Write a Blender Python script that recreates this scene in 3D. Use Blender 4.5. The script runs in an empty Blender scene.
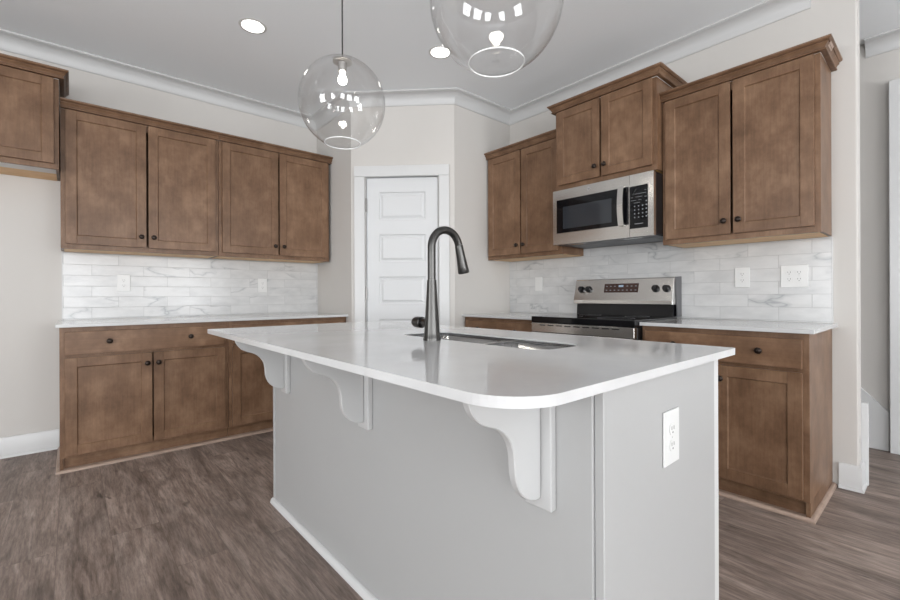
import bpy, math, random
from mathutils import Vector, Matrix
PI = math.pi
scene = bpy.context.scene
col = scene.collection
random.seed(4)

# ------------------------------------------------------------------ camera
F_PX = 434.47; THETA = math.radians(48.93); EYE = 1.061
cam_d = bpy.data.cameras.new('camera'); cam = bpy.data.objects.new('camera', cam_d); col.objects.link(cam)
cam_d.sensor_width = 36; cam_d.lens = F_PX * 36 / 900; cam_d.shift_y = -4.88 / 900
cam_d.clip_start = 0.05
cam.matrix_world = (Matrix.Translation((0, 0, EYE)) @ Matrix.Rotation(THETA - PI/2, 4, 'Z')
                    @ Matrix.Rotation(PI/2, 4, 'X') @ Matrix.Rotation(-0.004, 4, 'Z'))
scene.camera = cam

# ------------------------------------------------------------------ world, daylight, exposure
w = bpy.data.worlds.new('world'); scene.world = w; w.use_nodes = True
w.node_tree.nodes['Background'].inputs[0].default_value = (.80, .88, 1, 1)
w.node_tree.nodes['Background'].inputs[1].default_value = 1.0
vs = scene.view_settings
vs.view_transform = 'Standard'; vs.look = 'None'; vs.gamma = 1; vs.use_curve_mapping = False
vs.exposure = -0.03
def area(name, loc, rot, sx, sy, power, color):
    l = bpy.data.lights.new(name, 'AREA'); l.shape = 'RECTANGLE'; l.size = sx; l.size_y = sy
    l.energy = power; l.color = color
    o = bpy.data.objects.new(name, l); o.location = loc; o.rotation_euler = rot; col.objects.link(o); return o
# window openings: on the wall behind the camera (y = -4.5) and on the wall to the camera's left (x = -4.5)
BACK_WINDOWS = [(-3.2, -1.7), (-.9, .6), (1.3, 2.8)]
SIDE_WINDOWS = [(-3.2, -1.9), (0.2, 1.5)]
WZ0, WZ1 = .55, 2.25
for a, b in BACK_WINDOWS:
    area('daylight_back', ((a+b)/2, -4.70, (WZ0+WZ1)/2), (PI/2+.52, 0, 0), b-a, WZ1-WZ0, 138, (.955, .98, 1))
for a, b in SIDE_WINDOWS:
    area('daylight_side', (-4.70, (a+b)/2, (WZ0+WZ1)/2), (PI/2+.52, 0, -PI/2), b-a, WZ1-WZ0, 150, (.955, .98, 1))

# ------------------------------------------------------------------ materials
def new_mat(name):
    m = bpy.data.materials.new(name); m.use_nodes = True
    return m, m.node_tree.nodes, m.node_tree.links, m.node_tree.nodes['Principled BSDF']
def plain(name, c, rough=.5, metal=0, spec=.5, bump=0, bscale=200, coat=0):
    m, N, L, b = new_mat(name)
    b.inputs['Base Color'].default_value = (*c, 1); b.inputs['Roughness'].default_value = rough
    b.inputs['Metallic'].default_value = metal; b.inputs['Specular IOR Level'].default_value = spec
    b.inputs['Coat Weight'].default_value = coat
    tc = N.new('ShaderNodeTexCoord'); n = N.new('ShaderNodeTexNoise'); n.inputs['Scale'].default_value = bscale
    L.new(tc.outputs['Object'], n.inputs['Vector'])
    r = N.new('ShaderNodeMapRange'); r.inputs[3].default_value = rough*.92; r.inputs[4].default_value = min(1, rough*1.08)
    L.new(n.outputs[0], r.inputs[0]); L.new(r.outputs[0], b.inputs['Roughness'])
    if bump:
        bp = N.new('ShaderNodeBump'); bp.inputs['Strength'].default_value = bump; bp.inputs['Distance'].default_value = .001
        L.new(n.outputs[0], bp.inputs['Height']); L.new(bp.outputs[0], b.inputs['Normal'])
    return m
def mixrgb(N, L, fac, a, b, mode='MIX'):
    mx = N.new('ShaderNodeMix'); mx.data_type = 'RGBA'; mx.blend_type = mode
    for sock, v in ((mx.inputs[0], fac), (mx.inputs[6], a), (mx.inputs[7], b)):
        if hasattr(v, 'is_linked') or hasattr(v, 'links'): L.new(v, sock)
        elif isinstance(v, (int, float)): sock.default_value = v
        else: sock.default_value = (*v, 1)
    return mx.outputs[2]
def noise(N, L, vec, scale, detail=4, rough=.5, sc=None, rot=None, loc=None, dist=0):
    if sc or rot or loc:
        mp = N.new('ShaderNodeMapping')
        if sc: mp.inputs['Scale'].default_value = sc
        if rot: mp.inputs['Rotation'].default_value = rot
        if loc is not None:
            if isinstance(loc, tuple): mp.inputs['Location'].default_value = loc
            else: L.new(loc, mp.inputs['Location'])
        L.new(vec, mp.inputs['Vector']); vec = mp.outputs[0]
    n = N.new('ShaderNodeTexNoise'); n.inputs['Scale'].default_value = scale
    n.inputs['Detail'].default_value = detail; n.inputs['Roughness'].default_value = rough
    n.inputs['Distortion'].default_value = dist
    L.new(vec, n.inputs['Vector']); return n.outputs[0]
def ramp(N, L, fac, stops):
    r = N.new('ShaderNodeValToRGB'); e = r.color_ramp.elements
    while len(e) < len(stops): e.new(.5)
    for i, (p, c) in enumerate(stops):
        e[i].position = p; e[i].color = (*c, 1) if isinstance(c, tuple) else (c, c, c, 1)
    L.new(fac, r.inputs[0]); return r.outputs[0]
def math_n(N, L, op, a, b=None):
    m = N.new('ShaderNodeMath'); m.operation = op
    for s, v in ((m.inputs[0], a), (m.inputs[1], b)):
        if v is None: continue
        if isinstance(v, (int, float)): s.default_value = v
        else: L.new(v, s)
    return m.outputs[0]

def wood_mat(name, c0, c1, c2, horiz=False):
    m, N, L, b = new_mat(name)
    tc = N.new('ShaderNodeTexCoord'); v = tc.outputs['Object']
    oi = N.new('ShaderNodeObjectInfo')
    sh = N.new('ShaderNodeVectorMath'); sh.operation = 'SCALE'
    cv = N.new('ShaderNodeCombineXYZ'); 
    for i in range(3): L.new(oi.outputs['Random'], cv.inputs[i])
    L.new(cv.outputs[0], sh.inputs[0]); sh.inputs['Scale'].default_value = 37
    g = (4, 60, 60) if horiz else (60, 60, 4)
    mot = noise(N, L, v, 7, 6, .66, loc=sh.outputs[0], sc=(1, 1, .8))
    grain = noise(N, L, v, 1.6, 5, .65, sc=g, loc=sh.outputs[0])
    basec = ramp(N, L, mot, [(.30, c0), (.50, c1), (.70, c2)])
    gr = ramp(N, L, grain, [(.30, .84), (.65, 1.05)])
    c = mixrgb(N, L, 1.0, basec, gr, 'MULTIPLY')
    ov = N.new('ShaderNodeMapRange'); ov.inputs[3].default_value = .93; ov.inputs[4].default_value = 1.06
    L.new(oi.outputs['Random'], ov.inputs[0])
    cc = N.new('ShaderNodeVectorMath'); cc.operation = 'SCALE'; L.new(c, cc.inputs[0]); L.new(ov.outputs[0], cc.inputs['Scale'])
    L.new(cc.outputs[0], b.inputs['Base Color'])
    b.inputs['Roughness'].default_value = .38; b.inputs['Specular IOR Level'].default_value = .3
    bp = N.new('ShaderNodeBump'); bp.inputs['Strength'].default_value = .06; bp.inputs['Distance'].default_value = .0006
    L.new(grain, bp.inputs['Height']); L.new(bp.outputs[0], b.inputs['Normal'])
    return m
M = {}
M['wood'] = wood_mat('stained_maple', (.118, .063, .034), (.176, .098, .056), (.248, .148, .089))
M['wood_h'] = wood_mat('stained_maple_rail', (.118, .063, .034), (.176, .098, .056), (.248, .148, .089), True)
M['wood_raw'] = wood_mat('bare_maple', (.66, .38, .15), (.74, .45, .19), (.82, .53, .25), True)
M['wood_shoe'] = wood_mat('shoe_moulding_stain', (.28, .20, .155), (.33, .24, .19), (.38, .28, .22), True)
M['gap'] = plain('dark_gap', (.02, .012, .008), .8)
M['wall'] = plain('wall_paint', (.560, .538, .512), .6, bump=.05, bscale=350, spec=.25)
M['ceil'] = plain('ceiling_paint', (.88, .905, .925), .8, bump=.05, bscale=250, spec=.2)
M['trim'] = plain('white_trim_paint', (.60, .60, .598), .32)
M['door'] = plain('white_door_paint', (.60, .605, .61), .38)
M['island'] = plain('light_grey_island_paint', (.385, .385, .383), .38)
M['crown'] = plain('crown_paint', (.54, .54, .538), .4)
M['corbel'] = plain('bracket_paint', (.47, .47, .468), .35)
M['plastic'] = plain('white_plastic', (.67, .67, .66), .3)
M['slot'] = plain('outlet_slots', (.16, .16, .155), .6)
M['screw'] = plain('painted_screw', (.55, .55, .53), .4)
M['bronze'] = plain('oil_rubbed_bronze', (.030, .021, .017), .28, metal=.7)
M['faucet'] = plain('gunmetal', (.075, .073, .07), .3, metal=.95, bscale=40)
M['nickel'] = plain('nickel', (.45, .43, .41), .35, metal=.8)
M['rimglass'] = plain('ground_glass_edge', (.85, .86, .86), .15, spec=.8)
M['black'] = plain('black_plastic', (.008, .008, .009), .3)
M['blackglass'] = plain('black_glass', (.005, .005, .006), .06, spec=.35)
M['winglass'] = plain('smoked_oven_glass', (.028, .032, .038), .05, spec=.55)
M['chrome'] = plain('chrome', (.75, .75, .75), .12, metal=1)
M['greyprint'] = plain('grey_print', (.22, .225, .235), .6)
M['redprint'] = plain('display_brown', (.05, .025, .02), .15, spec=.6)
M['vent'] = plain('vent_metal', (.16, .17, .19), .4, metal=.8)
M['pan'] = plain('dark_underside', (.05, .055, .065), .35, metal=.6)
M['endcap'] = plain('grey_end_cap', (.10, .10, .105), .4)
M['cord'] = plain('black_cord', (.02, .018, .018), .5)
M['hinge'] = plain('hinge_metal', (.33, .32, .31), .35, metal=.8)
M['filter'] = plain('filter_mesh', (.24, .25, .26), .5, metal=.7, bump=.6, bscale=500)
def steel(name, c, rough, axis):
    m, N, L, b = new_mat(name)
    tc = N.new('ShaderNodeTexCoord')
    sc = [900, 900, 900]; sc[axis] = 6
    n = noise(N, L, tc.outputs['Object'], 1, 2, .5, sc=tuple(sc))
    b.inputs['Base Color'].default_value = (*c, 1); b.inputs['Metallic'].default_value = 1
    r = N.new('ShaderNodeMapRange'); r.inputs[3].default_value = rough*.8; r.inputs[4].default_value = rough*1.25
    L.new(n, r.inputs[0]); L.new(r.outputs[0], b.inputs['Roughness'])
    bp = N.new('ShaderNodeBump'); bp.inputs['Strength'].default_value = .05; bp.inputs['Distance'].default_value = .0004
    L.new(n, bp.inputs['Height']); L.new(bp.outputs[0], b.inputs['Normal'])
    return m
M['steel'] = steel('brushed_steel', (.66, .645, .62), .19, 0)
M['sinksteel'] = steel('sink_steel', (.36, .36, .36), .13, 2)

def emis(name, c, s):
    m, N, L, b = new_mat(name)
    b.inputs['Base Color'].default_value = (*c, 1)
    b.inputs['Emission Color'].default_value = (*c, 1); b.inputs['Emission Strength'].default_value = s
    return m
M['led'] = emis('led_diffuser', (1, .98, .95), 9)
M['bulb'] = emis('lit_bulb', (1, .95, .86), 26)
M['digits'] = emis('display_digits', (.22, .30, .38), .5)

# thin clear glass: every wall of it is a real surface with a fresnel reflection
m, N, L, b = new_mat('clear_glass'); N.remove(b)
lw = N.new('ShaderNodeLayerWeight'); lw.inputs['Blend'].default_value = .5
rp = ramp(N, L, lw.outputs['Facing'], [(0, .042), (.55, .07), (.80, .20), (1, .85)])
tr = N.new('ShaderNodeBsdfTransparent'); tr.inputs[0].default_value = (.985, .985, .985, 1)
gl = N.new('ShaderNodeBsdfGlossy'); gl.inputs['Roughness'].default_value = .015
mx = N.new('ShaderNodeMixShader'); L.new(rp, mx.inputs[0]); L.new(tr.outputs[0], mx.inputs[1]); L.new(gl.outputs[0], mx.inputs[2])
L.new(mx.outputs[0], N['Material Output'].inputs[0]); M['glass'] = m

# quartz
m, N, L, b = new_mat('white_quartz'); tc = N.new('ShaderNodeTexCoord')
n1 = noise(N, L, tc.outputs['Object'], 3, 6, .6)
c = ramp(N, L, n1, [(.35, (.54, .54, .54)), (.65, (.60, .60, .60))])
L.new(c, b.inputs['Base Color']); b.inputs['Roughness'].default_value = .09; b.inputs['Specular IOR Level'].default_value = .55
M['quartz'] = m

# marble subway tile: u along the wall, z up (object space of the backsplash: x = along, z = up)
def tile_mat(name, xoff, zoff):
    m, N, L, b = new_mat(name); tc = N.new('ShaderNodeTexCoord')
    sp = N.new('ShaderNodeSeparateXYZ'); L.new(tc.outputs['Object'], sp.inputs[0])
    cb = N.new('ShaderNodeCombineXYZ')
    L.new(math_n(N, L, 'ADD', sp.outputs[0], xoff), cb.inputs[0]); L.new(math_n(N, L, 'ADD', sp.outputs[2], zoff), cb.inputs[1])
    def brick(c1, c2, cm, ms):
        t = N.new('ShaderNodeTexBrick'); t.offset = .5; t.inputs['Scale'].default_value = 1
        t.inputs['Color1'].default_value = (*c1, 1); t.inputs['Color2'].default_value = (*c2, 1); t.inputs['Mortar'].default_value = (*cm, 1)
        t.inputs['Mortar Size'].default_value = ms; t.inputs['Mortar Smooth'].default_value = .2; t.inputs['Bias'].default_value = 0
        t.inputs['Brick Width'].default_value = .310; t.inputs['Row Height'].default_value = .0775
        L.new(cb.outputs[0], t.inputs['Vector']); return t
    t = brick((0, 0, 0), (1, 1, 1), (.5, .5, .5), .0012)
    # vary the stone per tile: shift the noise by the tile's own random shade
    sv = N.new('ShaderNodeVectorMath'); sv.operation = 'SCALE'; L.new(t.outputs['Color'], sv.inputs[0]); sv.inputs['Scale'].default_value = 9
    ad = N.new('ShaderNodeVectorMath'); L.new(tc.outputs['Object'], ad.inputs[0]); L.new(sv.outputs[0], ad.inputs[1])
    cloud = noise(N, L, ad.outputs[0], 5, 6, .6, rot=(0, .6, 0), sc=(1, 1, 2.2))
    vein = noise(N, L, ad.outputs[0], 1.9, 4, .5, rot=(0, .7, 0), sc=(1, 1, 2.6), dist=.35)
    va = math_n(N, L, 'ABSOLUTE', math_n(N, L, 'SUBTRACT', vein, .5))
    vm = ramp(N, L, va, [(0, .75), (.008, .35), (.035, 0.0)])
    gate = ramp(N, L, noise(N, L, ad.outputs[0], 2.2, 2), [(.50, 0.0), (.62, 1.0)])
    vf = math_n(N, L, 'MULTIPLY', vm, gate)
    base = ramp(N, L, cloud, [(.32, (.50, .50, .50)), (.6, (.585, .583, .578))])
    c = mixrgb(N, L, vf, base, (.27, .28, .295))
    c = mixrgb(N, L, t.outputs['Fac'], c, (.37, .37, .37))
    L.new(c, b.inputs['Base Color'])
    L.new(ramp(N, L, t.outputs['Fac'], [(0, .22), (1, .7)]), b.inputs['Roughness'])
    bp = N.new('ShaderNodeBump'); bp.invert = True; bp.inputs['Strength'].default_value = .5; bp.inputs['Distance'].default_value = .001
    L.new(t.outputs['Fac'], bp.inputs['Height']); L.new(bp.outputs[0], b.inputs['Normal'])
    return m

# vinyl plank floor, planks along world Y
m, N, L, b = new_mat('vinyl_plank'); tc = N.new('ShaderNodeTexCoord')
sp = N.new('ShaderNodeSeparateXYZ'); L.new(tc.outputs['Object'], sp.inputs[0])
cb = N.new('ShaderNodeCombineXYZ'); L.new(sp.outputs[1], cb.inputs[0]); L.new(math_n(N, L, 'ADD', sp.outputs[0], .05), cb.inputs[1])
t = N.new('ShaderNodeTexBrick'); t.offset = .37; t.offset_frequency = 2; t.inputs['Scale'].default_value = 1
t.inputs['Color1'].default_value = (0, 0, 0, 1); t.inputs['Color2'].default_value = (1, 1, 1, 1); t.inputs['Mortar'].default_value = (.4, .4, .4, 1)
t.inputs['Mortar Size'].default_value = .0009; t.inputs['Mortar Smooth'].default_value = .3
t.inputs['Brick Width'].default_value = 1.22; t.inputs['Row Height'].default_value = .18
L.new(cb.outputs[0], t.inputs['Vector'])
sv = N.new('ShaderNodeVectorMath'); sv.operation = 'SCALE'; L.new(t.outputs['Color'], sv.inputs[0]); sv.inputs['Scale'].default_value = 23
ad = N.new('ShaderNodeVectorMath'); L.new(tc.outputs['Object'], ad.inputs[0]); L.new(sv.outputs[0], ad.inputs[1])
g1 = noise(N, L, ad.outputs[0], 1, 8, .70, sc=(13, 1.8, 1), dist=1.0)
g2 = noise(N, L, ad.outputs[0], 1, 6, .75, sc=(110, 9, 1))
g3 = noise(N, L, ad.outputs[0], 1, 5, .6, sc=(7, 2.0, 1), dist=.8)
c = ramp(N, L, g1, [(.30, (.142, .102, .083)), (.5, (.272, .208, .176)), (.70, (.395, .315, .272))])
c = mixrgb(N, L, 1, c, ramp(N, L, g2, [(.32, .56), (.60, 1.14)]), 'MULTIPLY')
c = mixrgb(N, L, 1, c, ramp(N, L, g3, [(.34, .66), (.62, 1.12)]), 'MULTIPLY')
c = mixrgb(N, L, 1, c, ramp(N, L, t.outputs['Color'], [(0, .93), (1, 1.07)]), 'MULTIPLY')
kn = noise(N, L, ad.outputs[0], 1, 2, .5, sc=(16, 5, 1), dist=.5)
c = mixrgb(N, L, 1, c, ramp(N, L, kn, [(.235, .42), (.30, 1.0)]), 'MULTIPLY')
c = mixrgb(N, L, math_n(N, L, 'MULTIPLY', t.outputs['Fac'], .45), c, (.035, .025, .02))
L.new(c, b.inputs['Base Color']); b.inputs['Roughness'].default_value = .5; b.inputs['Specular IOR Level'].default_value = .4
bp = N.new('ShaderNodeBump'); bp.inputs['Strength'].default_value = .12; bp.inputs['Distance'].default_value = .001
L.new(g2, bp.inputs['Height']); L.new(bp.outputs[0], b.inputs['Normal'])
M['floor'] = m

# ------------------------------------------------------------------ mesh helpers
class MB:
    def __init__(s): s.v = []; s.f = []
    def add(s, vs, fs):
        n = len(s.v); s.v += [tuple(p) for p in vs]; s.f += [tuple(i+n for i in f) for f in fs]; return s
    def box(s, x0, x1, y0, y1, z0, z1):
        if x0 > x1: x0, x1 = x1, x0
        if y0 > y1: y0, y1 = y1, y0
        if z0 > z1: z0, z1 = z1, z0
        v = [(x, y, z) for z in (z0, z1) for y in (y0, y1) for x in (x0, x1)]
        return s.add(v, [(0, 2, 3, 1), (4, 5, 7, 6), (0, 1, 5, 4), (2, 6, 7, 3), (0, 4, 6, 2), (1, 3, 7, 5)])
    def prism(s, poly, a0, a1, fn):
        """extrude 2-D poly; fn(u, w, a) -> xyz"""
        n = len(poly)
        v = [fn(u, w_, a0) for u, w_ in poly] + [fn(u, w_, a1) for u, w_ in poly]
        f = [tuple(range(n)), tuple(range(2*n-1, n-1, -1))]
        for i in range(n):
            j = (i+1) % n; f.append((i, i+n, j+n, j))
        return s.add(v, f)
    def lathe(s, prof, seg=24, mat=None, cap0=True, cap1=True):
        """prof: (r, z) list along local z; mat: 4x4"""
        mat = mat or Matrix.Identity(4); v = []
        for r, z in prof:
            for k in range(seg):
                a = 2*PI*k/seg; v.append(mat @ Vector((r*math.cos(a), r*math.sin(a), z)))
        f = []
        for i in range(len(prof)-1):
            for k in range(seg):
                k2 = (k+1) % seg; f.append((i*seg+k, i*seg+k2, (i+1)*seg+k2, (i+1)*seg+k))
        if cap0: f.append(tuple(range(seg-1, -1, -1)))
        if cap1: f.append(tuple((len(prof)-1)*seg+k for k in range(seg)))
        return s.add(v, f)
    def tube(s, pts, rad, seg=16):
        pts = [Vector(p) for p in pts]; n = len(pts)
        rad = rad if isinstance(rad, (list, tuple)) else [rad]*n
        t0 = (pts[1]-pts[0]).normalized(); up = Vector((0, 1, 0)) if abs(t0.y) < .9 else Vector((1, 0, 0))
        nrm = t0.cross(up).normalized(); v = []
        for i, p in enumerate(pts):
            t = (pts[min(i+1, n-1)]-pts[max(i-1, 0)]).normalized()
            nrm = (nrm - t*nrm.dot(t)).normalized(); bn = t.cross(nrm)
            for k in range(seg):
                a = 2*PI*k/seg; v.append(p + (nrm*math.cos(a)+bn*math.sin(a))*rad[i])
        f = []
        for i in range(n-1):
            for k in range(seg):
                k2 = (k+1) % seg; f.append((i*seg+k, i*seg+k2, (i+1)*seg+k2, (i+1)*seg+k))
        f.append(tuple(range(seg-1, -1, -1))); f.append(tuple((n-1)*seg+k for k in range(seg)))
        return s.add(v, f)
    def sweep(s, path, prof):
        """sweep a closed (out, z) profile along a plan path; out is to the right of travel; mitred corners"""
        n = len(path); P = [Vector(p) for p in path]; v = []; m_ = len(prof)
        for i in range(n):
            d0 = (P[i]-P[i-1]).normalized() if i else None
            d1 = (P[i+1]-P[i]).normalized() if i < n-1 else None
            d0 = d0 or d1; d1 = d1 or d0
            n0 = Vector((d0.y, -d0.x)); n1 = Vector((d1.y, -d1.x)); mt = (n0+n1)/(1+n0.dot(n1))
            for o_, z in prof: v.append((P[i].x+mt.x*o_, P[i].y+mt.y*o_, z))
        f = []
        for i in range(n-1):
            for k in range(m_):
                k2 = (k+1) % m_; f.append((i*m_+k, (i+1)*m_+k, (i+1)*m_+k2, i*m_+k2))
        f.append(tuple(range(m_))); f.append(tuple((n-1)*m_+k for k in range(m_-1, -1, -1)))
        return s.add(v, f)
    def build(s, name, mat, parent=None, bevel=0, seg=1, smooth=False, label=None):
        me = bpy.data.meshes.new(name); me.from_pydata(s.v, [], s.f); me.update()
        import bmesh
        bm = bmesh.new(); bm.from_mesh(me); bmesh.ops.recalc_face_normals(bm, faces=bm.faces); bm.to_mesh(me); bm.free()
        o = bpy.data.objects.new(name, me); col.objects.link(o); me.materials.append(M[mat] if isinstance(mat, str) else mat)
        if smooth:
            me.polygons.foreach_set('use_smooth', [True]*len(me.polygons))
            try: me.set_sharp_from_angle(angle=math.radians(smooth if smooth is not True else 40))
            except Exception: pass
        if bevel:
            b_ = o.modifiers.new('bevel', 'BEVEL'); b_.width = bevel; b_.segments = seg; b_.limit_method = 'ANGLE'
            b_.angle_limit = math.radians(30)
            b_.harden_normals = False
        if parent: o.parent = parent
        if label: o['label'] = label
        return o
def thing(name, label, cat, loc, rotz=0, group=None):
    o = bpy.data.objects.new(name, None); col.objects.link(o); o.empty_display_size = .1
    o.location = loc; o.rotation_euler = (0, 0, rotz); o['label'] = label; o['category'] = cat
    if group: o['group'] = group
    return o
def tag(o, label, cat, group=None):
    o['label'] = label; o['category'] = cat
    if group: o['group'] = group
    return o
def struct(o, label=None, cat=None):
    o['kind'] = 'structure'
    if label: o['label'] = label
    if cat: o['category'] = cat
    return o
XYZ = lambda u, w_, a: (u, w_, a)          # plan polygon extruded upwards

# ------------------------------------------------------------------ measurements (metres)
WA = 4.096          # wall A: y = WA, faces -y
WB = 3.18           # wall B: x = WB, faces -x
CEIL = 2.79
RX = 1.832          # short pantry return at the end of wall A
P1 = (RX, 3.402); P2 = (2.467, 2.767); RY = 2.767
BEND = .32          # free end of wall B
HALLX = 4.15
TOP = .896          # counter tops

# ------------------------------------------------------------------ room shell
struct(MB().box(-4.62, 4.3, -4.62, 4.3, -.05, 0).build('floor', 'floor'), 'grey-brown wood-look plank floor', 'floor')
struct(MB().box(-4.62, 4.3, -4.62, 4.3, CEIL, CEIL+.05).build('ceiling', 'ceil'), 'flat light grey ceiling', 'ceiling')
struct(MB().box(-4.62, RX, WA, WA+.12, 0, CEIL).build('wall_left', 'wall'), 'pale greige wall behind the run of four upper cabinets', 'wall')
struct(MB().box(WB, WB+.12, BEND, RY+1.34, 0, CEIL).build('wall_right', 'wall', bevel=.006, seg=2), 'pale greige wall behind the range, ending in a free edge', 'wall')
struct(MB().prism([P1, (RX+.11, P1[1]+.045), (RX+.11, WA+.12), (RX, WA+.12)], 0, CEIL, XYZ).build('wall_pantry_side', 'wall'), 'short pale wall beside the end of the long upper cabinets', 'wall')
struct(MB().prism([P2, (WB, RY), (WB, RY+.11), (P2[0]+.045, RY+.11)], 0, CEIL, XYZ).build('wall_pantry_return', 'wall'), 'short pale wall between pantry door and range wall', 'wall')
# diagonal pantry wall with a door opening; local x runs P1 -> P2, room side is local -y
DL = math.hypot(P2[0]-P1[0], P2[1]-P1[1]); A45 = -PI/4
UO0, UO1, ZO = .128, .760, 2.086
def diag(b, name, mat, **k):
    o = b.build(name, mat, **k); o.location = (P1[0], P1[1], 0); o.rotation_euler = (0, 0, A45); return o
b = MB()
b.prism([(.0, 0), (UO0, 0), (UO0, .11), (.046, .11)], 0, CEIL, XYZ)
b.prism([(UO1, 0), (DL, 0), (DL-.046, .11), (UO1, .11)], 0, CEIL, XYZ)
b.box(UO0, UO1, 0, .11, ZO, CEIL)
struct(diag(b, 'wall_pantry_front', 'wall'), 'diagonal pale wall around the pantry door', 'wall')
b = MB()                                                     # casing and jamb
cz = 2.176
for x0, x1 in ((UO0-.098, UO0-.006), (UO1+.006, UO1+.094)):
    b.box(x0, x1, -.017, -.0005, 0, cz-.092)
b.box(UO0-.098, UO1+.094, -.019, -.0005, cz-.0915, cz)
for x0, x1 in ((UO0, UO0+.004), (UO1-.004, UO1)): b.box(x0, x1, -.008, .11, 0, ZO)
b.box(UO0, UO1, -.008, .11, ZO-.004, ZO-.0001)
struct(diag(b, 'trim_1', 'trim', bevel=.002), 'white flat casing around the pantry door', 'trim')
# door slab with five raised horizontal panels
dx0, dx1, dz0, dz1 = UO0+.007, UO1-.007, .012, ZO-.011
dw = dx1-dx0
b = MB(); yf = .012
px0, px1 = dx0+.108, dx1-.108
panels = [(1.952-.365*i-.236, 1.952-.365*i) for i in range(5)]
b.box(dx0, px0, yf, yf+.035, dz0, dz1); b.box(px1, dx1, yf, yf+.035, dz0, dz1)
zz = dz1
for z0, z1 in panels:
    b.box(px0, px1, yf, yf+.035, z1, zz); zz = z0
b.box(px0, px1, yf, yf+.035, dz0, zz)
for z0, z1 in panels:
    loops = [(0, yf), (.004, yf+.009), (.016, yf+.011), (.034, yf+.003), (.036, yf+.003)]
    v = []; f = []
    for ins, y in loops:
        v += [(px0+ins, y, z0+ins), (px1-ins, y, z0+ins), (px1-ins, y, z1-ins), (px0+ins, y, z1-ins)]
    for i in range(len(loops)-1):
        for k in range(4):
            k2 = (k+1) % 4; f.append((i*4+k, i*4+k2, i*4+4+k2, i*4+4+k))
    f.append(tuple(len(loops)*4-4+k for k in range(4)))
    b.add(v, f)
d1 = struct(diag(b, 'door_1', 'door'), 'white five-panel pantry door set in the diagonal wall', 'door')
for hz in (1.785, 1.025, .20):
    MB().lathe([(.0065, 0), (.0065, .115)], 12, Matrix.Translation((dx0-.003, -.003, hz))).build('hinge', 'hinge', d1, smooth=True)
kb = MB().lathe([(.026, 0), (.026, .006), (.011, .01), (.011, .03), (.024, .036), (.027, .05), (.02, .062)], 20,
                Matrix.Translation((dx1-.062, yf-.0005, .93)) @ Matrix.Rotation(PI/2, 4, 'X'))
kb.build('door_knob', 'bronze', d1, smooth=True)

# hallway, back and side walls (the rest of the room, behind the camera)
struct(MB().box(HALLX, HALLX+.12, -4.62, WA+.12, 0, CEIL).build('wall_hall', 'wall'), 'shaded hallway wall beyond the free wall end', 'wall')
struct(MB().box(WB+.12, HALLX, WA, WA+.12, 0, CEIL).build('wall_hall_end', 'wall'))
def holed(axis, fixed, lo, hi, holes, thick, name):
    b = MB()
    def bx(a0, a1, z0, z1):
        if axis == 'x': b.box(a0, a1, fixed-thick, fixed, z0, z1)
        else: b.box(fixed-thick, fixed, a0, a1, z0, z1)
    cur = lo
    for a, c_ in holes:
        bx(cur, a, 0, CEIL); bx(a, c_, 0, WZ0); bx(a, c_, WZ1, CEIL); cur = c_
    bx(cur, hi, 0, CEIL)
    return struct(b.build(name, 'wall'))
holed('x', -4.5, -4.5, HALLX, BACK_WINDOWS, .12, 'wall_back')
holed('y', -4.5, -4.5, WA, SIDE_WINDOWS, .12, 'wall_side')
k = 0
for axis, wins in (('x', BACK_WINDOWS), ('y', SIDE_WINDOWS)):
    for a, c_ in wins:
        k += 1; b = MB(); mid = (a+c_)/2
        def fr(a0, a1, z0, z1, t=.04):
            if axis == 'x': b.box(a0, a1, -4.58, -4.58+t, z0, z1)
            else: b.box(-4.58, -4.58+t, a0, a1, z0, z1)
        fr(a, a+.06, WZ0, WZ1); fr(c_-.06, c_, WZ0, WZ1); fr(a, c_, WZ0, WZ0+.06); fr(a, c_, WZ1-.06, WZ1)
        fr(mid-.04, mid+.04, WZ0, WZ1); fr(a, c_, (WZ0+WZ1)/2-.025, (WZ0+WZ1)/2+.025)
        struct(b.build('window_%d' % k, 'trim'))

# crown moulding of the room
CR = [(0.0005, CEIL-.102), (.007, CEIL-.102), (.012, CEIL-.092)]
for i in range(8):
    a = PI/2*i/7; CR.append((.078-.064*math.cos(a), CEIL-.084+.068*math.sin(a)))
CR += [(.082, CEIL-.013), (.090, CEIL-.010), (.090, CEIL-.0005), (.0005, CEIL-.0005)]
b = MB().sweep([(-4.49, WA), (RX, WA), P1, P2, (WB, RY), (WB, BEND+.19)], CR)
struct(b.build('trim_2', 'crown', smooth=30), 'white crown moulding along the kitchen ceiling', 'trim')
b = MB().sweep([(HALLX, .372), (HALLX, -4.49)], CR)
struct(b.build('trim_3', 'crown', smooth=30), 'white crown moulding in the hallway', 'trim')
# baseboards with a quarter-round shoe
BB = [(.0005, .001), (.024, .001), (.023, .012), (.015, .019), (.014, .125), (.010, .136), (.0005, .136)]
struct(MB().sweep([(-4.49, WA), (-.066, WA)], BB).build('baseboard_left', 'trim', smooth=30), 'white baseboard under the bridge cabinet', 'baseboard')
b = MB().sweep([(WB, .398), (WB, BEND), (WB+.12, BEND)], BB)
struct(b.build('baseboard_right', 'trim', smooth=30), 'white baseboard wrapping the free wall end', 'baseboard')
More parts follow.
